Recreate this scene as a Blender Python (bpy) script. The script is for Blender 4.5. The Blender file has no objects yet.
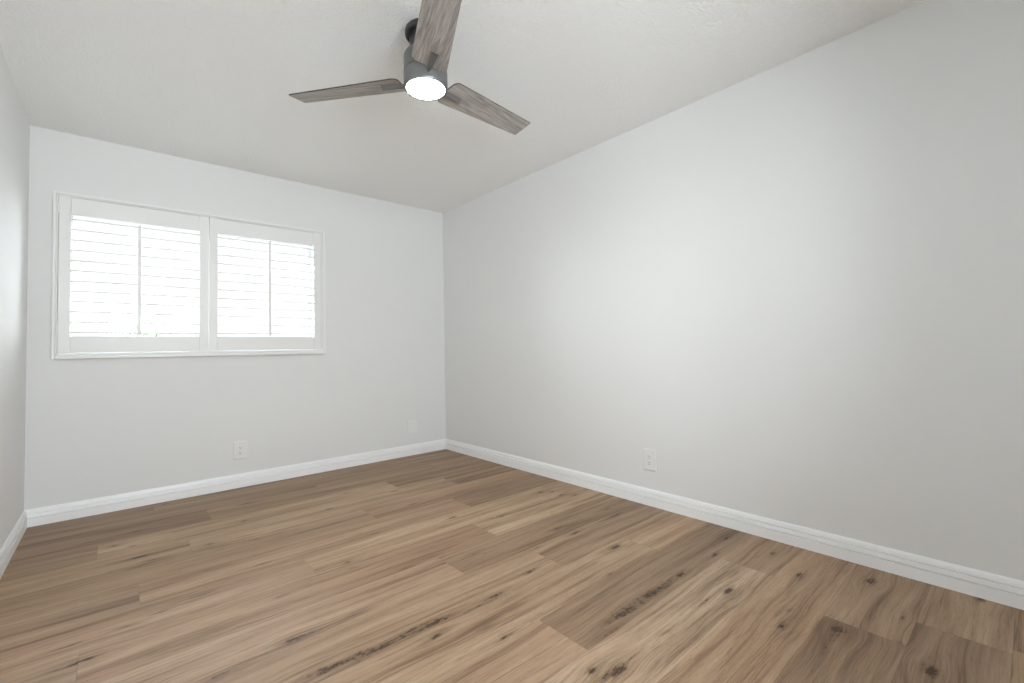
import bpy, bmesh, math, random
from mathutils import Vector, Matrix, noise as mnoise
PI = math.pi
R_ = math.radians
sc = bpy.context.scene
COL = sc.collection

# ------------------------------------------------------------ camera
D, RX, LX, H, FY = 3.994, 2.559, -0.408, 2.44, -1.0     # back wall, right wall, left wall, ceiling, front wall
CAM_H, YAW, PITCH, ROLL, F_PX, SY = 1.0058, 41.144, 1.855, -1.142, 453.39, -6.92
cd = bpy.data.cameras.new('camera')
cam = bpy.data.objects.new('camera', cd)
COL.objects.link(cam)
y_, p_, r_ = R_(YAW), R_(PITCH), R_(ROLL)
Fv = Vector((math.sin(y_)*math.cos(p_), math.cos(y_)*math.cos(p_), math.sin(p_)))
Rt = Vector((math.cos(y_), -math.sin(y_), 0))
Up = Rt.cross(Fv)
Rr = Rt*math.cos(r_) + Up*math.sin(r_)
Ur = -Rt*math.sin(r_) + Up*math.cos(r_)
m3 = Matrix((Rr, Ur, -Fv)).transposed()
cam.matrix_world = Matrix.Translation((0, 0, CAM_H)) @ m3.to_4x4()
cd.sensor_width = 36
cd.lens = F_PX*36/1024
cd.shift_y = SY/1024
cd.clip_start = 0.02
sc.camera = cam

# ------------------------------------------------------------ world, exposure
sc.view_settings.view_transform = 'Standard'
sc.view_settings.look = 'None'
sc.view_settings.gamma = 1
sc.view_settings.use_curve_mapping = False
sc.view_settings.exposure = EXPOSURE = 0.09
sc.cycles.max_bounces = 14
sc.cycles.diffuse_bounces = 10
sc.cycles.transparent_max_bounces = 16
sc.cycles.use_denoising = True
sc.cycles.use_adaptive_sampling = False
sc.cycles.sample_clamp_indirect = 12
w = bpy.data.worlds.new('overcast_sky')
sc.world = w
w.use_nodes = True
wt = w.node_tree
bg = wt.nodes['Background']
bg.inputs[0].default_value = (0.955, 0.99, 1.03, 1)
# hazy bright sky: pale straight out beyond the yard, brighter to the sides and overhead
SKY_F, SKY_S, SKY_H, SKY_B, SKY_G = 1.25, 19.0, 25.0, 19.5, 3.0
def wn(op, *a_):
    n = wt.nodes.new('ShaderNodeMath'); n.operation = op
    for i_, v_ in enumerate(a_):
        if isinstance(v_, (int, float)): n.inputs[i_].default_value = v_
        else: wt.links.new(v_, n.inputs[i_])
    return n.outputs[0]
def wstep(v_, lo, hi, to):
    n = wt.nodes.new('ShaderNodeMapRange'); n.interpolation_type = 'SMOOTHSTEP'
    wt.links.new(v_, n.inputs[0])
    for i_, q_ in enumerate((lo, hi, 0, to)): n.inputs[i_+1].default_value = q_
    return n.outputs[0]
wtc = wt.nodes.new('ShaderNodeTexCoord'); wsp = wt.nodes.new('ShaderNodeSeparateXYZ'); wt.links.new(wtc.outputs['Generated'], wsp.inputs[0])
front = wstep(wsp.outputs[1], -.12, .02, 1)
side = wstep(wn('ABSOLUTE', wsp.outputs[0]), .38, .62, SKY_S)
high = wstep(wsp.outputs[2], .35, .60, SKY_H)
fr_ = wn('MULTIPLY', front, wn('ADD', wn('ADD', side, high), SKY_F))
glare = wstep(wn('MULTIPLY', wsp.outputs[2], -1), -.02, .10, SKY_G)      # added glow from below, standing in for sunlit ground outside the fill window
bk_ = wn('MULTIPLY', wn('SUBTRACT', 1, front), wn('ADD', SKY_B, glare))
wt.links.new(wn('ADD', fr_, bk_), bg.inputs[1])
LAMP = 78.0                                             # emission of the fan's light disc
FILL_W = (-.2, 1.2, .95, 2.10)                                # added fill window, unseen behind the camera: x0, x1, z0, z1
# portals: emit nothing, they only tell the sampler where the daylight comes in
for n_, x0_, x1_, z0_, z1_, y_p, rx_ in (('window_portal', -.272, 1.315, 1.03, 2.0, D+.15, -90), ('window_portal', FILL_W[0], FILL_W[1], FILL_W[2], FILL_W[3], FY-.15, 90)):
    pl = bpy.data.lights.new(n_, 'AREA'); pl.shape = 'RECTANGLE'; pl.size = x1_-x0_; pl.size_y = z1_-z0_; pl.cycles.is_portal = True
    po = bpy.data.objects.new(n_, pl); COL.objects.link(po); po.location = ((x0_+x1_)/2, y_p, (z0_+z1_)/2); po.rotation_euler = (R_(rx_), 0, 0)

# ------------------------------------------------------------ helpers
def mat(name, color=(.8,.8,.8), rough=.5, metal=0, spec=.5):
    m = bpy.data.materials.new(name); m.use_nodes = True
    b = m.node_tree.nodes['Principled BSDF']
    b.inputs['Base Color'].default_value = (*color, 1)
    b.inputs['Roughness'].default_value = rough
    b.inputs['Metallic'].default_value = metal
    b.inputs['Specular IOR Level'].default_value = spec
    return m
def N(m, t, **kw):
    n = m.node_tree.nodes.new(t)
    for k, v in kw.items(): setattr(n, k, v)
    return n
def L(m, a, b): m.node_tree.links.new(a, b)
def add_bump(m, scale, strength, dist=.002, detail=3, coord='Object'):
    b = m.node_tree.nodes['Principled BSDF']
    tc = N(m, 'ShaderNodeTexCoord'); no = N(m, 'ShaderNodeTexNoise')
    no.inputs['Scale'].default_value = scale; no.inputs['Detail'].default_value = detail
    bu = N(m, 'ShaderNodeBump'); bu.inputs['Strength'].default_value = strength; bu.inputs['Distance'].default_value = dist
    L(m, tc.outputs[coord], no.inputs['Vector']); L(m, no.outputs['Fac'], bu.inputs['Height']); L(m, bu.outputs['Normal'], b.inputs['Normal'])
    return no, bu

def obj(name, bm, m, parent=None, smooth=False, bevel=0):
    me = bpy.data.meshes.new(name)
    bmesh.ops.recalc_face_normals(bm, faces=bm.faces)
    bm.to_mesh(me); bm.free()
    o = bpy.data.objects.new(name, me); COL.objects.link(o)
    if m: me.materials.append(m)
    if parent: o.parent = parent
    if smooth:
        for p in me.polygons: p.use_smooth = True
        me.set_sharp_from_angle(angle=R_(35))
    if bevel:
        b = o.modifiers.new('bevel', 'BEVEL'); b.width = bevel; b.segments = 2; b.limit_method = 'ANGLE'
    return o
def empty(name, loc, label, cat, group=None):
    o = bpy.data.objects.new(name, None); COL.objects.link(o); o.location = loc; o.empty_display_size = .1
    o['label'] = label; o['category'] = cat
    if group: o['group'] = group
    return o
def struct(name, bm, m, label=None, **kw):
    o = obj(name, bm, m, **kw); o['kind'] = 'structure'
    if label: o['label'] = label
    return o
def box(bm, x0, x1, y0, y1, z0, z1):
    vs = [bm.verts.new((x, y, z)) for x in (x0, x1) for y in (y0, y1) for z in (z0, z1)]
    for f in ((0,1,3,2),(4,6,7,5),(0,4,5,1),(2,3,7,6),(0,2,6,4),(1,5,7,3)): bm.faces.new([vs[i] for i in f])
def boxes(*bs):
    bm = bmesh.new()
    for b in bs: box(bm, *b)
    return bm
def prism(bm, pts, axis, a, b):
    """closed outline pts (two coordinates) swept from a to b along axis"""
    def v(p, s):
        if axis == 'x': return (s, p[0], p[1])
        if axis == 'y': return (p[0], s, p[1])
        return (p[0], p[1], s)
    A = [bm.verts.new(v(p, a)) for p in pts]; B = [bm.verts.new(v(p, b)) for p in pts]
    n = len(pts)
    bm.faces.new(A); bm.faces.new(B[::-1])
    for i in range(n): bm.faces.new((A[i], B[i], B[(i+1) % n], A[(i+1) % n]))
def lathe(bm, prof, cx=0, cy=0, n=64, z0=0):
    rings = []
    for r, z in prof:
        if r < 1e-6: rings.append([bm.verts.new((cx, cy, z+z0))])
        else: rings.append([bm.verts.new((cx+r*math.cos(2*PI*i/n), cy+r*math.sin(2*PI*i/n), z+z0)) for i in range(n)])
    for a, b in zip(rings, rings[1:]):
        for i in range(n):
            j = (i+1) % n
            if len(a) == 1 and len(b) == 1: continue
            if len(a) == 1: bm.faces.new((a[0], b[i], b[j]))
            elif len(b) == 1: bm.faces.new((a[i], b[0], a[j]))
            else: bm.faces.new((a[i], b[i], b[j], a[j]))

# ------------------------------------------------------------ materials
M = {}
M['wall'] = mat('wall_paint', (.785, .79, .785), .55, 0, .25); add_bump(M['wall'], 140, .06, .002)
M['ceiling'] = mat('ceiling_texture_paint', (.915, .92, .915), .8, 0, .15)
no, bu = add_bump(M['ceiling'], 90, .9, .0085, 4)
M['trim'] = mat('gloss_trim_paint', (.92, .925, .93), .35, 0, .5)
M['shutter'] = mat('shutter_satin_white', (.84, .84, .83), .38, 0, .5)
M['vinyl'] = mat('white_vinyl', (.80, .83, .85), .35)
M['plate'] = mat('outlet_plastic', (.82, .82, .81), .3)
M['slot'] = mat('outlet_slot_dark', (.22, .22, .22), .5)
M['bronze'] = mat('dark_brushed_metal', (.075, .08, .08), .38, .75); add_bump(M['bronze'], 300, .05)
M['housing'] = mat('brushed_metal_lamp_glare', (.21, .215, .22), .42, .7); add_bump(M['housing'], 300, .05)  # same finish as the canopy, lamp glare painted in as a lighter colour
M['iron'] = mat('blade_bracket_metal', (.17, .165, .16), .5, .4)
M['edge'] = mat('blade_edge_dark', (.05, .045, .04), .5)
M['ground'] = mat('yard_concrete', (.5, .49, .48), .9); add_bump(M['ground'], 8, .3)
M['gravel'] = mat('gravel_bed', (.11, .107, .105), .95); add_bump(M['gravel'], 30, .6)
M['stucco'] = mat('neighbour_stucco', (.62, .6, .56), .9)
M['bark'] = mat('bark', (.12, .08, .05), .9)
M['leaf'] = mat('leaf_green', (.13, .155, .10), .7)
# glass: straight-through with a thin mirror film
g = bpy.data.materials.new('window_glass'); g.use_nodes = True; nt = g.node_tree; nt.nodes.clear()
out = nt.nodes.new('ShaderNodeOutputMaterial'); mx = nt.nodes.new('ShaderNodeMixShader'); tr = nt.nodes.new('ShaderNodeBsdfTransparent'); gl = nt.nodes.new('ShaderNodeBsdfGlossy')
tr.inputs[0].default_value = (.93, .95, .95, 1); gl.inputs['Roughness'].default_value = .02
fr = nt.nodes.new('ShaderNodeFresnel'); fr.inputs[0].default_value = 1.35
nt.links.new(fr.outputs[0], mx.inputs[0]); nt.links.new(tr.outputs[0], mx.inputs[1]); nt.links.new(gl.outputs[0], mx.inputs[2]); nt.links.new(mx.outputs[0], out.inputs[0])
M['glass'] = g
# lit diffuser
e = mat('lit_diffuser', (1, 1, 1), .4); eb = e.node_tree.nodes['Principled BSDF']
eb.inputs['Emission Color'].default_value = (.98, .99, 1, 1); eb.inputs['Emission Strength'].default_value = LAMP
M['lamp'] = e

def ramp(m, stops):
    r = N(m, 'ShaderNodeValToRGB'); el = r.color_ramp.elements
    while len(el) < len(stops): el.new(.5)
    for i, (p, c) in enumerate(stops): el[i].position = p; el[i].color = (*c, 1)
    return r
def wood_floor():
    """oak-look vinyl: broad bands, long grain, pores; planks' own tone and the knots come from mesh attributes"""
    m = mat('oak_plank_flooring', rough=.45, spec=.22); b = m.node_tree.nodes['Principled BSDF']
    uv = N(m, 'ShaderNodeAttribute', attribute_name='grain'); tone = N(m, 'ShaderNodeAttribute', attribute_name='tone'); dk = N(m, 'ShaderNodeAttribute', attribute_name='mark'); seam = N(m, 'ShaderNodeAttribute', attribute_name='seam')
    def noi(sx, sy, sz, detail, rough=.55, dist=0):
        mp = N(m, 'ShaderNodeMapping'); mp.inputs['Scale'].default_value = (sx, sy, sz)
        n = N(m, 'ShaderNodeTexNoise'); n.inputs['Scale'].default_value = 1; n.inputs['Detail'].default_value = detail; n.inputs['Roughness'].default_value = rough; n.inputs['Distortion'].default_value = dist
        L(m, uv.outputs['Vector'], mp.inputs['Vector']); L(m, mp.outputs[0], n.inputs['Vector']); return n.outputs['Fac']
    def math_(op, a, b_, clamp=False):
        n = N(m, 'ShaderNodeMath', operation=op, use_clamp=clamp)
        for i, v in enumerate((a, b_)):
            if isinstance(v, (int, float)): n.inputs[i].default_value = v
            else: L(m, v, n.inputs[i])
        return n.outputs[0]
    def mrange(v, a0, a1, b0, b1):
        n = N(m, 'ShaderNodeMapRange'); L(m, v, n.inputs[0])
        for i, x in enumerate((a0, a1, b0, b1)): n.inputs[i+1].default_value = x
        return n.outputs[0]
    broad = noi(.9, 15, 1, 3, .5, .35)
    mid = noi(1.9, 55, 1, 4, .6, .45)
    fine = noi(9, 260, 1, 4, .65, .2)
    pores = noi(22, 420, 1, 2, .6, 0)
    v = math_('ADD', mrange(broad, .3, .7, -.03, .53), mrange(mid, .3, .7, 0, .34))
    v = math_('ADD', v, mrange(fine, .3, .7, -.04, .30))
    v = math_('ADD', v, -.05)
    cr = ramp(m, [(0, (.140, .088, .057)), (.18, (.235, .160, .108)), (.40, (.355, .256, .178)), (.7, (.450, .340, .245)), (1, (.54, .430, .325))])
    L(m, v, cr.inputs[0])
    tn = N(m, 'ShaderNodeMix', data_type='RGBA', blend_type='MULTIPLY'); tn.inputs[0].default_value = 1
    L(m, cr.outputs[0], tn.inputs[6]); L(m, tone.outputs['Color'], tn.inputs[7])
    # knots and mineral streaks, broken up by the grain
    brk = mrange(mid, .34, .60, 1.35, .30)
    speck = noi(55, 150, 1, 3, .6, .4)
    grainy = math_('ADD', mrange(mid, .3, .7, .26, -.26), mrange(fine, .3, .7, .20, -.20))
    halo = math_('ADD', dk.outputs['Fac'], grainy)
    halo = mrange(halo, .08, .62, 0, .80)
    k0 = N(m, 'ShaderNodeMix', data_type='RGBA'); k0.inputs[7].default_value = (.180, .112, .068, 1)
    L(m, halo, k0.inputs[0]); L(m, tn.outputs[2], k0.inputs[6])
    kf = math_('ADD', math_('ADD', dk.outputs['Fac'], mrange(speck, .3, .7, .34, -.34)), grainy)
    kf = mrange(kf, .54, .95, 0, .95)
    kn = N(m, 'ShaderNodeMix', data_type='RGBA'); kn.inputs[7].default_value = (.048, .026, .013, 1)
    L(m, kf, kn.inputs[0]); L(m, k0.outputs[2], kn.inputs[6])
    # thin brown mineral streaks gathered in patches
    sk = noi(1.3, 85, 1, 3, .55, .5); patch = noi(.9, 7, 1, 2, .5, 0)
    sf = math_('MULTIPLY', mrange(sk, .56, .70, 0, 1), mrange(patch, .48, .62, 0, .62), True)
    ks = N(m, 'ShaderNodeMix', data_type='RGBA'); ks.inputs[7].default_value = (.115, .066, .038, 1)
    L(m, sf, ks.inputs[0]); L(m, kn.outputs[2], ks.inputs[6]); kn = ks
    # pores: short dark ticks
    pf = mrange(pores, .58, .70, 0, .55)
    pm = N(m, 'ShaderNodeMix', data_type='RGBA'); pm.inputs[7].default_value = (.16, .11, .075, 1)
    L(m, pf, pm.inputs[0]); L(m, kn.outputs[2], pm.inputs[6])
    # micro bevel between planks
    sm = N(m, 'ShaderNodeMix', data_type='RGBA'); sm.inputs[7].default_value = (.10, .068, .045, 1)
    L(m, seam.outputs['Fac'], sm.inputs[0]); L(m, pm.outputs[2], sm.inputs[6])
    L(m, sm.outputs[2], b.inputs['Base Color'])
    L(m, mrange(fine, .3, .7, .36, .52), b.inputs['Roughness'])
    bu = N(m, 'ShaderNodeBump'); bu.inputs['Strength'].default_value = .12; bu.inputs['Distance'].default_value = .001
    L(m, fine, bu.inputs['Height']); L(m, bu.outputs[0], b.inputs['Normal'])
    return m
M['floor'] = wood_floor()
def blade_wood():
    m = mat('weathered_grey_wood', rough=.5, spec=.3); b = m.node_tree.nodes['Principled BSDF']
    tc = N(m, 'ShaderNodeTexCoord')
    def noi(sx, sy, d, dist):
        mp = N(m, 'ShaderNodeMapping'); mp.inputs['Scale'].default_value = (sx, sy, 4); n = N(m, 'ShaderNodeTexNoise'); n.inputs['Scale'].default_value = 1; n.inputs['Detail'].default_value = d; n.inputs['Distortion'].default_value = dist
        L(m, tc.outputs['Object'], mp.inputs[0]); L(m, mp.outputs[0], n.inputs[0]); return n.outputs['Fac']
    a = noi(5, 75, 5, 1.2); c = noi(14, 260, 3, .2)
    ad = N(m, 'ShaderNodeMath', operation='MULTIPLY_ADD'); ad.inputs[1].default_value = .45; L(m, c, ad.inputs[0]); L(m, a, ad.inputs[2])
    cr = ramp(m, [(.42, (.12, .108, .098)), (.60, (.27, .245, .225)), (.75, (.385, .355, .33)), (.92, (.50, .47, .445))])
    L(m, ad.outputs[0], cr.inputs[0]); L(m, cr.outputs[0], b.inputs['Base Color'])
    return m
M['blade'] = blade_wood()

# ------------------------------------------------------------ the room
# floor: one continuous plank floor, a fine grid per plank carrying its tone, grain and marks
P0, PW, PL = .077, .2325, 1.645
JOINT = {-5:.6, -4:1.3, -3:.2, -2:.9, -1:.55, 0:2.165, 1:1.975, 2:.93, 3:2.155, 4:1.19, 5:2.02, 6:1.567, 7:1.187, 8:1.557, 9:.697, 10:1.725, 11:1.192, 12:1.947, 13:1.578, 14:.447, 15:1.15, 16:.194}
# tone of a plank by row and number of the joint it starts at (0 = the plank that starts at the listed joint)
T_ = {(0,-1):(.80,.76,.72), (0,0):(1.03,1.0,.95), (1,-1):(.84,.79,.74), (1,0):(.97,.93,.88), (2,0):(1.06,1.0,.92), (3,-1):(1.22,1.24,1.22), (3,0):(1.0,.95,.9),
      (4,0):(.82,.79,.74), (4,-1):(1.06,1.0,.94), (5,-1):(1.08,1.06,1.0), (5,0):(1.1,1.04,.95), (6,-1):(.98,.94,.88), (6,0):(.9,.86,.8), (7,0):(.86,.81,.75), (7,-1):(1.02,.97,.92),
      (8,0):(1.22,1.22,1.14), (8,-1):(1.0,.93,.86), (8,-2):(1.03,1.0,.98), (9,0):(1.18,1.16,1.06), (9,-1):(1.06,1.0,.95), (10,0):(.82,.76,.69), (10,-1):(1.1,1.04,.97), (10,-2):(1.0,.96,.92),
      (11,-1):(1.0,.95,.88), (11,0):(1.08,1.0,.91), (12,-1):(1.18,1.16,1.06), (12,0):(.84,.78,.70), (12,-2):(1.05,1.0,.9), (13,-1):(1.17,1.15,1.05), (13,0):(.86,.8,.71), (13,-2):(.84,.78,.7),
      (14,0):(.92,.86,.77), (14,-1):(.82,.76,.7), (15,0):(.86,.8,.71), (15,-1):(.83,.77,.70), (16,-1):(.78,.72,.66), (16,0):(.9,.85,.76), (16,1):(.86,.8,.71)}
KNOTS = [(1.879,1.055,0.8,0.05,0.02),(1.648,1.050,0.7,0.08,0.02),(1.463,1.054,0.9,0.12,0.03),(1.896,0.853,0.9,0.05,0.025),(2.244,0.702,1,0.035,0.02),(1.920,0.640,0.6,0.03,0.02),(1.795,0.624,0.9,0.03,0.02),(2.400,0.482,1,0.045,0.03),(1.185,0.882,1,0.05,0.03),(2.386,0.856,0.6,0.05,0.025),(2.402,1.086,0.8,0.035,0.015),(2.170,1.040,0.6,0.07,0.02),(1.905,1.415,0.8,0.06,0.025),(1.798,1.194,0.4,0.03,0.012),(1.912,0.477,0.7,0.04,0.04),(1.879,0.240,0.9,0.05,0.035),(2.164,0.347,0.9,0.02,0.01),(1.981,0.324,0.6,0.01,0.02),(2.531,0.164,1,0.03,0.02),(1.167,1.481,0.7,0.08,0.018),(1.407,1.527,0.8,0.05,0.015),(0.898,1.493,0.9,0.06,0.02),(0.858,1.419,0.8,0.035,0.02),(1.034,1.250,0.7,0.08,0.012),(1.533,2.331,0.8,0.06,0.02),(1.752,2.139,0.6,0.03,0.02),(2.246,2.300,0.7,0.04,0.02),(2.314,2.251,0.7,0.03,0.02),(2.310,2.166,0.7,0.03,0.02),(2.378,2.099,0.8,0.04,0.02),(1.605,1.684,0.7,0.05,0.012),(1.862,1.784,0.5,0.07,0.02),(1.892,1.671,0.8,0.06,0.018),(2.302,1.774,0.8,0.05,0.02),(2.260,1.678,0.6,0.15,0.02),(1.124,0.939,0.8,0.03,0.02),(1.658,1.272,0.4,0.03,0.015),(1.481,2.718,0.8,0.06,0.015),(1.021,1.950,0.8,0.08,0.012),(1.375,1.821,0.5,0.02,0.015),(1.333,1.851,0.5,0.02,0.015),(0.479,1.750,0.9,0.04,0.018),(0.523,1.513,0.9,0.08,0.025),(0.667,1.495,0.7,0.07,0.02),(0.254,1.717,0.7,0.05,0.012),(0.846,2.199,0.6,0.03,0.02),(0.838,2.124,0.4,0.02,0.015),(0.585,2.815,0.5,0.04,0.02),(1.047,3.017,0.7,0.05,0.02),(0.672,3.526,0.9,0.07,0.018),(0.589,3.172,0.6,0.04,0.025),(1.250,3.268,0.5,0.05,0.02),(0.538,2.469,0.5,0.08,0.015),(1.092,2.431,0.4,0.06,0.02),(0.526,2.089,0.4,0.06,0.02),(-0.072,2.112,0.9,0.05,0.018),(-0.125,2.251,0.7,0.09,0.015),(0.099,2.986,0.9,0.06,0.02),(-0.001,3.255,0.8,0.05,0.014),(0.072,3.185,0.7,0.02,0.02),(0.289,2.332,0.4,0.08,0.02),(0.383,2.929,0.6,0.03,0.02),(0.081,3.433,0.7,0.07,0.014),(0.190,3.958,0.8,0.05,0.012),(0.140,2.292,0.4,0.06,0.02),(0.034,2.262,0.4,0.06,0.02),(0.257,3.920,0.6,0.03,0.03),(1.523,3.061,0.6,0.05,0.02),(2.242,3.743,0.5,0.03,0.02),]
BANDS = [(0.445,1.534,0.850,1.501,0.55,0.03),(0.850,1.501,1.148,1.462,0.4,0.025),(0.261,1.722,0.713,1.755,0.45,0.03),(0.713,1.755,0.921,1.769,0.35,0.03),(1.320,1.039,1.741,1.055,0.7,0.05),(1.827,1.787,2.374,1.664,0.5,0.03),(-0.350,2.809,0.117,2.892,0.45,0.05),(0.117,2.892,0.767,2.811,0.5,0.04),(0.766,1.948,1.070,1.944,0.6,0.012),(-0.356,3.372,-0.140,3.405,0.7,0.016),(-0.140,3.405,0.088,3.407,0.6,0.014),(0.788,1.284,0.995,1.233,0.5,0.014),(1.197,0.887,1.375,0.879,0.6,0.008),(1.712,0.884,2.045,0.891,0.5,0.02),(1.486,0.881,1.712,0.884,0.5,0.02),(1.202,0.883,1.430,0.887,0.3,0.03),(1.597,0.476,1.904,0.476,0.6,0.04),(-0.294,2.373,-0.125,2.244,0,0.02),(-0.411,4.286,0.195,3.953,0.4,0.02),(1.797,0.630,2.124,0.700,0.4,0.05),(1.428,0.603,1.682,0.623,0.45,0.02),(2.127,2.845,2.818,2.646,0.5,0.03),(1.639,3.753,2.213,3.557,0.4,0.03),(-0.037,2.221,0.256,2.201,0.35,0.03),(0.205,2.348,0.682,2.384,0.3,0.04),(0.653,3.645,1.282,3.693,0.4,0.03),(0.143,3.134,0.448,3.449,0.3,0.03),(0.917,1.679,1.117,1.650,0.4,0.03),(1.125,1.588,1.426,1.540,0.5,0.025),(1.967,1.856,2.336,1.852,0.4,0.03),(1.158,1.312,1.619,1.294,0.35,0.03),(0.382,2.905,0.569,2.905,0.35,0.03),]

WARM = (.96, .905, .865)
rng = random.Random(5)
def build_floor():
    verts, faces = [], []
    tone, grain, mark, seam = [], [], [], []
    XA, XB, YA, YB = LX, RX, FY, D
    for row in range(-5, 17):
        y0, y1 = max(YA, P0+PW*row), min(YB, P0+PW*(row+1))
        if row == 16: y1 = YB
        j = JOINT[row]; k0 = math.floor((XA-j)/PL)
        for k in range(k0, 3):
            xa, xb = max(XA, j+k*PL), min(XB, j+(k+1)*PL)
            if xb-xa < .001: continue
            r = rng.random()
            t = T_.get((row, k), (.9+.25*r, .87+.24*r, .82+.2*r))
            ox, oy, oz = rng.uniform(0, 50), rng.uniform(0, 50), rng.uniform(0, 50)
            near = row < 6
            nx = max(2, int((xb-xa)/(.011 if near else .016))); 
            g_ = .0014
            ys = [y0, y0+g_, ] + [y0+g_+(y1-y0-2*g_)*i/(32) for i in range(1, 32)] + [y1-g_, y1]
            xs = [xa, xa+g_] + [xa+g_+(xb-xa-2*g_)*i/nx for i in range(1, nx)] + [xb-g_, xb]
            kn = [q for q in KNOTS if y0-.01 < q[1] < y1+.01 and xa-.3 < q[0] < xb+.3]
            bn = [q for q in BANDS if y0-.02 < (q[1]+q[3])/2 < y1+.02]
            base = len(verts)
            for iy, y in enumerate(ys):
                for ix, x in enumerate(xs):
                    edge = iy in (0, len(ys)-1) or ix in (0, len(xs)-1)
                    verts.append((x, y, 0))
                    seam.append(.45 if edge else 0)
                    warp, mk = 0, 0
                    wob = .35*mnoise.noise(Vector((x*22, y*60, oz)))
                    for (kx, ky, s, ln, wd) in kn:
                        # the grain bends round a knot and leaves a tapering dark trail along the plank
                        dx, dy = x-kx, y-ky
                        if abs(dx) > .45: continue
                        e = math.exp(-(dx/(ln*1.3+.02))**2)
                        warp += -dy*.55*s*math.exp(-(dx/(ln*1.6+.03))**2-(dy/(wd*2.2+.01))**2)
                        q = (dx/(ln*.5))**2+(dy/(wd*.36))**2
                        mk += s*math.exp(-q*(1+wob*1.6))*1.15
                        mk += s*.42*math.exp(-(dx/(ln*1.9))**2-(dy/(wd*1.15))**2)*(1+wob)
                    mb = 0
                    for (ax, ay, bx, by, s, wd) in bn:
                        u = (x-ax)/max(bx-ax, .01)
                        cy = ay+(by-ay)*min(max(u, 0), 1)
                        if not (y0-.01 < cy < y1+.01): cy = (ay+by)/2
                        end = 1 if 0 < u < 1 else math.exp(-((u if u < 0 else u-1)*(bx-ax)/.07)**2)
                        dy = y-cy-.018*mnoise.noise(Vector((x*3, oz, 2)))
                        amp = .65+.6*mnoise.noise(Vector((x*9, y*40, oz+4)))
                        mb += min(s*.80, .44)*end*amp*math.exp(-(dy/(wd*.7))**2)
                    mk = max(mk, mb, min(mk+mb, .62))
                    # the long loose swirls of the two brown planks nearest the right wall
                    ww = .016*mnoise.noise(Vector((x*1.5+ox, y*6, oz)))+.003*mnoise.noise(Vector((x*6+ox, y*14, oz)))
                    grain.append((x+ox, y+warp+ww+oy, oz)); mark.append(min(1, max(0, mk))); tone.append((t[0]*.93*WARM[0], t[1]*.93*WARM[1], t[2]*.93*WARM[2], 1))
            W = len(xs)
            for iy in range(len(ys)-1):
                for ix in range(W-1):
                    a = base+iy*W+ix
                    faces.append((a, a+1, a+W+1, a+W))
    me = bpy.data.meshes.new('floor'); me.from_pydata(verts, [], faces)
    at = me.attributes.new('tone', 'FLOAT_COLOR', 'POINT'); at.data.foreach_set('color', [c for t in tone for c in t])
    at = me.attributes.new('grain', 'FLOAT_VECTOR', 'POINT'); at.data.foreach_set('vector', [c for t in grain for c in t])
    at = me.attributes.new('mark', 'FLOAT', 'POINT'); at.data.foreach_set('value', mark)
    at = me.attributes.new('seam', 'FLOAT', 'POINT'); at.data.foreach_set('value', seam)
    me.materials.append(M['floor'])
    o = bpy.data.objects.new('floor', me); COL.objects.link(o); o['kind'] = 'structure'
    o['label'] = 'oak-look plank floor with dark knots and grain'
build_floor()

WT = .14
# window opening in the back wall
OX0, OX1, OZ0, OZ1 = -.272, 1.315, 1.03, 2.0
struct('ceiling', boxes((LX-WT, RX+WT, FY-WT, D+WT, H, H+.15)), M['ceiling'], 'white ceiling with fine sprayed texture')
struct('wall_back', boxes((LX-WT, OX0, D, D+WT, -.1, H), (OX1, RX+WT, D, D+WT, -.1, H), (OX0, OX1, D, D+WT, -.1, OZ0), (OX0, OX1, D, D+WT, OZ1, H)), M['wall'], 'off-white painted wall with the window')
struct('wall_right', boxes((RX, RX+WT, FY, D, -.1, H)), M['wall'], 'long bare off-white painted wall')
struct('wall_left', boxes((LX-WT, LX, FY, D, -.1, H)), M['wall'], 'off-white painted wall at the left edge')
# behind the camera: the same kind of wall opened for the added fill window
QX0, QX1, QZ0, QZ1 = FILL_W
struct('wall_front', boxes((LX-WT, QX0, FY-WT, FY, -.1, H), (QX1, RX+WT, FY-WT, FY, -.1, H), (QX0, QX1, FY-WT, FY, -.1, QZ0), (QX0, QX1, FY-WT, FY, QZ1, H)), M['wall'])

# baseboards: flat face, groove, band, groove, sloped cap
BB = [(0, 0), (.0150, 0), (.0150, .0492), (.0020, .0496), (.0020, .0550), (.0142, .0558), (.0112, .0738), (.0020, .0742), (.0020, .0796), (.0106, .0804), (.0075, .093), (.0048, .0995), (.0035, .102), (0, .102)]
def baseboard(name, side):
    bm = bmesh.new()
    if side == 'back': prism(bm, [(D-a, z) for a, z in BB], 'x', LX, RX)
    if side == 'front': prism(bm, [(FY+a, z) for a, z in BB], 'x', LX, RX)
    if side == 'right': prism(bm, [(RX-a, z) for a, z in BB], 'y', FY, D)
    if side == 'left': prism(bm, [(LX+a, z) for a, z in BB], 'y', FY, D)
    struct(name, bm, M['trim'], 'white moulded baseboard')
for s in ('back', 'right', 'left', 'front'): baseboard('baseboard_'+s, s)

# ------------------------------------------------------------ window
win = bpy.data.objects.new('window_1', None); COL.objects.link(win); win['kind'] = 'structure'; win['label'] = 'wide horizontal window behind the shutters'
win.location = ((OX0+OX1)/2, D, OZ0)
def wpart(name, bm, m, parent=win, **kw):
    o = obj(name, bm, m, None, **kw); o.parent = parent; o.matrix_parent_inverse = Matrix.Translation(-Vector(win.location)) if parent is win else Matrix()
    return o
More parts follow.
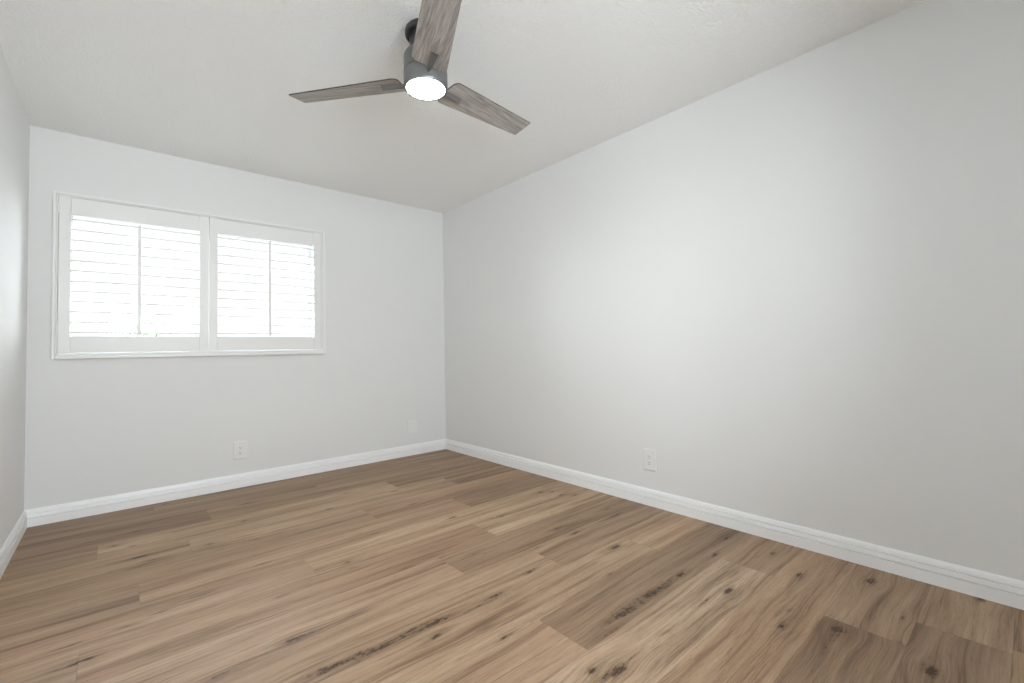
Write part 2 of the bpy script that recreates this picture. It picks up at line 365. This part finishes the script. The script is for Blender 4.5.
# casing on the room side, a raised L frame with an inner bead
CX0, CX1, CZ0, CZ1 = -.302, 1.350, 1.0, 2.050
IX0, IX1, IZ0, IZ1 = -.277, 1.313, 1.036, 2.028
bm = bmesh.new()
def ring(bm, x0, x1, z0, z1, i0, i1, j0, j1, ya, yb):
    box(bm, x0, i0, ya, yb, z0, z1); box(bm, i1, x1, ya, yb, z0, z1); box(bm, i0, i1, ya, yb, z0, j0); box(bm, i0, i1, ya, yb, j1, z1)
ring(bm, CX0, CX1, CZ0, CZ1, CX0+.016, CX1-.022, CZ0+.024, CZ1-.014, D-.030, D)
ring(bm, CX0+.016, CX1-.022, CZ0+.024, CZ1-.014, IX0, IX1, IZ0, IZ1, D-.024, D+.03)
wpart('window_casing', bm, M['shutter'], bevel=.0025)
# vinyl slider
FYA, FYB = D+.085, D+.13
bm = bmesh.new(); ring(bm, OX0, OX1, OZ0, OZ1, OX0+.022, OX1-.022, OZ0+.03, OZ1-.045, FYA, FYB)
wpart('window_frame', bm, M['vinyl'], bevel=.002)
XM = .5205
for x0, x1, ya in ((OX0+.018, XM+.022, FYA+.005), (XM-.022, OX1-.034, FYA+.024)):
    bm = bmesh.new(); ring(bm, x0, x1, OZ0+.03, OZ1-.045, x0+.038, x1-.038, OZ0+.062, OZ1-.068, ya, ya+.018)
    s = wpart('sash', bm, M['vinyl'], bevel=.0015)
    bm = boxes((x0+.036, x1-.036, ya+.007, ya+.011, OZ0+.06, OZ1-.066)); wpart('glass_pane', bm, M['glass'], s)
fill_win = bpy.data.objects.new('added_fill_window', None); COL.objects.link(fill_win); fill_win['kind'] = 'structure'; fill_win.location = ((QX0+QX1)/2, FY, QZ0)  # added window, never in view, lets fill daylight into the room
def fill_wpart(name, bm, m, parent=fill_win, **kw):
    o = obj(name, bm, m, None, **kw); o.parent = parent; o.matrix_parent_inverse = Matrix.Translation(-Vector(fill_win.location)) if parent is fill_win else Matrix()
    return o
bm = bmesh.new(); ring(bm, QX0, QX1, QZ0, QZ1, QX0+.05, QX1-.05, QZ0+.05, QZ1-.05, FY-.12, FY-.07)
xm = (QX0+QX1)/2; box(bm, xm-.025, xm+.025, FY-.12, FY-.07, QZ0+.05, QZ1-.05)
f2 = fill_wpart('window_frame', bm, M['vinyl'], bevel=.002)
for x0, x1 in ((QX0+.05, xm-.025), (xm+.025, QX1-.05)):
    fill_wpart('glass_pane', boxes((x0, x1, FY-.098, FY-.094, QZ0+.05, QZ1-.05)), M['glass'], f2)
bm = bmesh.new(); ring(bm, QX0-.05, QX1+.05, QZ0-.05, QZ1+.05, QX0, QX1, QZ0, QZ1, FY, FY+.02)
fill_wpart('window_casing', bm, M['shutter'], bevel=.002)
# ------------------------------------------------------------ shutters
SY0, SY1 = D-.030, D-.002     # thickness of the panel frames
def shutter(x0, x1, s0, s1, rx, label, hinge_side):
    """x0..x1 panel, s0..s1 louvre opening, rx tilt rod"""
    z0, z1 = 1.038, 2.026
    r0, r1 = 1.142, 1.913
    t = empty('shutter_panel', ((x0+x1)/2, D-.016, z0), label, 'shutter', 'shutter panels over the window')
    off = -Vector(t.location)
    def pt(name, bm, m=M['shutter'], parent=None, **kw):
        o = obj(name, bm, m, None, **kw); o.parent = parent or t
        if parent is None: o.matrix_parent_inverse = Matrix.Translation(off)
        return o
    for a, b in ((x0, s0), (s1, x1)): pt('stile', boxes((a, b, SY0, SY1, z0, z1)), bevel=.002)
    pt('rail', boxes((s0, s1, SY0+.004, SY1-.004, z0+.001, r0)), bevel=.002)
    pt('rail', boxes((s0, s1, SY0+.004, SY1-.004, r1, z1-.001)), bevel=.002)
    yc = (SY0+SY1)/2
    for i in range(12):
        zc = 1.881-.0649*i
        bm = bmesh.new(); n = 20; tilt = R_(LOUVRE_TILT)
        pts = []
        for k in range(n):
            a = 2*PI*k/n; u = .0318*math.cos(a); v = .0054*math.sin(a)*(1 if abs(math.cos(a)) < .98 else .9)
            v = math.copysign(.0056*abs(math.sin(a))**.45, math.sin(a))
            pts.append((yc+u*math.cos(tilt)-v*math.sin(tilt), zc+u*math.sin(tilt)+v*math.cos(tilt)))
        prism(bm, pts, 'x', s0+.0012, s1-.0012)
        pt('louver', bm, smooth=True)
    yr = yc-.033
    rod = pt('tilt_rod', boxes((rx-.0095, rx+.0095, yr-.012, yr-.001, 1.150, 1.896)), bevel=.003)
    for z in (1.190, 1.865):
        x = hinge_side
        s = 1 if x > .5 else -1
        bm = boxes((x-.004, x+.004, SY0-.004, SY0+.004, z-.035 if z < 1.5 else z+.045, z+.035 if z < 1.5 else z+.115))
        pt('hinge', bm, bevel=.002)
LOUVRE_TILT = 0
shutter(-.274, .5115, -.2185, .4555, .1155, 'white louvered shutter panel on the left, the wider-looking one nearer the left wall', -.2755)
shutter(.5155, 1.310, .567, 1.2560, .9125, 'white louvered shutter panel on the right, farther from the left wall', 1.3115)

# ------------------------------------------------------------ wall plates
def outlet(name, label, x, y, z, facing, kind):
    """plate in local coords: x across, z up, -y towards the room"""
    t = empty(name, (x, y, z), label, 'wall outlet' if kind == 'duplex' else 'wall plate', 'duplex wall outlets' if kind == 'duplex' else None)
    if facing == 'right': t.rotation_euler = (0, 0, R_(-90))
    W, Hh = .045, .067
    bm = bmesh.new()
    o_ = [(-W, -Hh), (W, -Hh), (W, Hh), (-W, Hh)]; i_ = [(-W+.004, -Hh+.004), (W-.004, -Hh+.004), (W-.004, Hh-.004), (-W+.004, Hh-.004)]
    A = [bm.verts.new((a, 0, b)) for a, b in o_]; B = [bm.verts.new((a, -.006, b)) for a, b in o_]; C = [bm.verts.new((a, -.0085, b)) for a, b in i_]
    bm.faces.new(A); bm.faces.new(C)
    for P, Q in ((A, B), (B, C)):
        for i in range(4): bm.faces.new((P[i], P[(i+1) % 4], Q[(i+1) % 4], Q[i]))
    obj('cover_plate', bm, M['plate'], t)
    def screw(z):
        bm = bmesh.new(); n = 12
        prism(bm, [(.0028*math.cos(2*PI*k/n), z+.0028*math.sin(2*PI*k/n)) for k in range(n)], 'y', -.0080, -.0095)
        obj('screw', bm, M['plate'], t)
    if kind == 'duplex':
        for s in (-1, 1):
            zc = s*.0195
            bm = bmesh.new(); n = 24; pts = []
            for k in range(n):
                a = 2*PI*k/n; px_ = .0172*math.cos(a); pz_ = max(-.0135, min(.0135, .0172*math.sin(a))); pts.append((px_, zc+pz_))
            prism(bm, pts, 'y', -.008, -.0110)
            rc = obj('receptacle', bm, M['plate'], t)
            obj('slot', boxes((-.0080, -.0052, -.0114, -.0108, zc-.001, zc+.0085)), M['slot'], rc)
            obj('slot', boxes((.0052, .0078, -.0114, -.0108, zc, zc+.0075)), M['slot'], rc)
            bm = bmesh.new(); prism(bm, [(.0028*math.cos(2*PI*k/12), zc-.0075+.003*math.sin(2*PI*k/12)) for k in range(12)], 'y', -.0108, -.0114)
            obj('ground_hole', bm, M['slot'], rc)
        screw(0)
    else:
        screw(.042); screw(-.042)
    return t
outlet('wall_outlet', 'white duplex wall outlet low on the window wall below the shutters', .717, D, .279, 'back', 'duplex')
outlet('wall_outlet', 'white duplex wall outlet low on the long bare right wall', RX, 1.620, .288, 'right', 'duplex')
outlet('wall_plate', 'small blank white wall plate low on the window wall near the room corner', 2.172, D, .272, 'back', 'blank')

# ------------------------------------------------------------ ceiling fan
FX, FYc = 1.030, 1.728
fan = empty('ceiling_fan', (FX, FYc, H), 'three-blade ceiling fan with grey wood blades, dark metal housing and a lit round lamp', 'ceiling fan')
bm = bmesh.new(); lathe(bm, [(0, 0), (.070, 0), (.080, -.005), (.086, -.012), (.088, -.020), (.088, -.030), (.0865, -.035), (.083, -.037), (.080, -.036), (.078, -.031), (0, -.031)])
obj('canopy', bm, M['bronze'], fan, smooth=True)
bm = bmesh.new(); lathe(bm, [(0, -.030), (.067, -.030), (.068, -.036), (.068, -.114), (0, -.114)])
obj('neck', bm, M['bronze'], fan, smooth=True)
bm = bmesh.new(); lathe(bm, [(0, -.112), (.068, -.112), (.078, -.114), (.087, -.119), (.0925, -.128), (.0945, -.140), (.0945, -.196), (.094, -.198), (0, -.198)])
obj('motor_housing', bm, M['housing'], fan, smooth=True)
bm = bmesh.new(); lathe(bm, [(0, -.199), (.092, -.199), (.092, -.201), (.0960, -.202), (.0960, -.262), (.0955, -.268), (.0935, -.2725), (.0845, -.2725), (.0838, -.266), (0, -.266)])
obj('light_housing', bm, M['housing'], fan, smooth=True)
bm = bmesh.new(); lathe(bm, [(0, -.2665), (.0835, -.2665), (.0835, -.2715), (.080, -.2735), (.06, -.2755), (0, -.2765)])
obj('lamp_diffuser', bm, M['lamp'], fan, smooth=True)
ZB = 2.204-H
PIT = R_(-12.1)
def round_poly(pts, rad, seg=8):
    out_ = []
    n = len(pts)
    for i in range(n):
        p = Vector(pts[i]); a = (Vector(pts[i-1])-p).normalized(); b = (Vector(pts[(i+1) % n])-p).normalized(); r = rad[i]
        ang = a.angle(b); d_ = r/math.tan(ang/2); p1 = p+a*d_; p2 = p+b*d_; c = p+(a+b).normalized()*(r/math.sin(ang/2))
        a1 = math.atan2(p1.y-c.y, p1.x-c.x); a2 = math.atan2(p2.y-c.y, p2.x-c.x); da = (a2-a1+PI) % (2*PI)-PI
        for k in range(seg+1):
            t = a1+da*k/seg; out_.append((c.x+r*math.cos(t), c.y+r*math.sin(t)))
    return out_
def blade(ang):
    th = R_(ang)
    rot = Matrix.Translation((0, 0, ZB)) @ Matrix.Rotation(th, 4, 'Z') @ Matrix.Rotation(PIT, 4, 'X')
    bm = bmesh.new()
    out_ = round_poly([(.112, .066), (.112, -.088), (.645, -.127), (.659, -.010)], [.030, .030, .004, .004])
    prism(bm, out_, 'z', -.003, .003)
    b = obj('blade', bm, M['blade'], fan, bevel=.0008)
    b.data.materials.append(M['edge'])
    for p in b.data.polygons:
        if abs(p.normal.z) < .5: p.material_index = 1
    b.matrix_local = rot
    # bracket: a ridged arm under the blade, narrow at the hub, cut off bluntly at its outer end
    bm = bmesh.new()
    sec = lambda s, w_, h_, t0: [bm.verts.new((s, t0-w_, -.003)), bm.verts.new((s, t0, -.003-h_)), bm.verts.new((s, t0+w_, -.003))]
    A = sec(.070, .010, .016, -.008); B = sec(.205, .0165, .017, -.008)
    bm.faces.new(A); bm.faces.new(B[::-1])
    for i in range(3): bm.faces.new((A[i], B[i], B[(i+1) % 3], A[(i+1) % 3]))
    bb = obj('blade_bracket', bm, M['iron'], b); bb.data.materials.append(M['edge'])
    for p in bb.data.polygons:
        if abs(p.normal.x) > .7: p.material_index = 1
for a in (12.18, 132.18, 252.18): blade(a)

# ------------------------------------------------------------ outdoors, seen only as glare between the louvres
struct('ground', boxes((-40, 40, D+WT+.3, 70, -.5, -.3)), M['gravel'], 'dark gravel yard beyond the window')
def tree(x, y, h, w_, label, seed):
    r = random.Random(seed)
    t = empty('tree', (x, y, -.3), label, 'tree', 'trees outside the window')
    bm = bmesh.new(); lathe(bm, [(0, 0), (.09, 0), (.06, h*.75), (0, h*.75)], n=10); obj('trunk', bm, M['bark'], t)
    bm = bmesh.new()
    for i in range(1500):
        a, b, c = r.gauss(0, .42)*w_, r.gauss(0, .42)*w_, h*.74+r.gauss(0, .16)*h
        n_ = Vector((r.gauss(0, 1), r.gauss(0, 1), r.gauss(0, 1))).normalized(); u = n_.orthogonal().normalized()*r.uniform(.04, .09); v = n_.cross(u)*.5
        c0 = Vector((a, b, c)); bm.faces.new([bm.verts.new(c0+q) for q in (u, v, -u, -v)])
    obj('foliage', bm, M['leaf'], t)
tree(.42, 15, 2.0, .8, 'small leafy tree outside, seen low through the left shutter', 3)
tree(2.2, 19.5, 1.75, .6, 'lower leafy tree outside, farther off behind the middle of the window', 4)
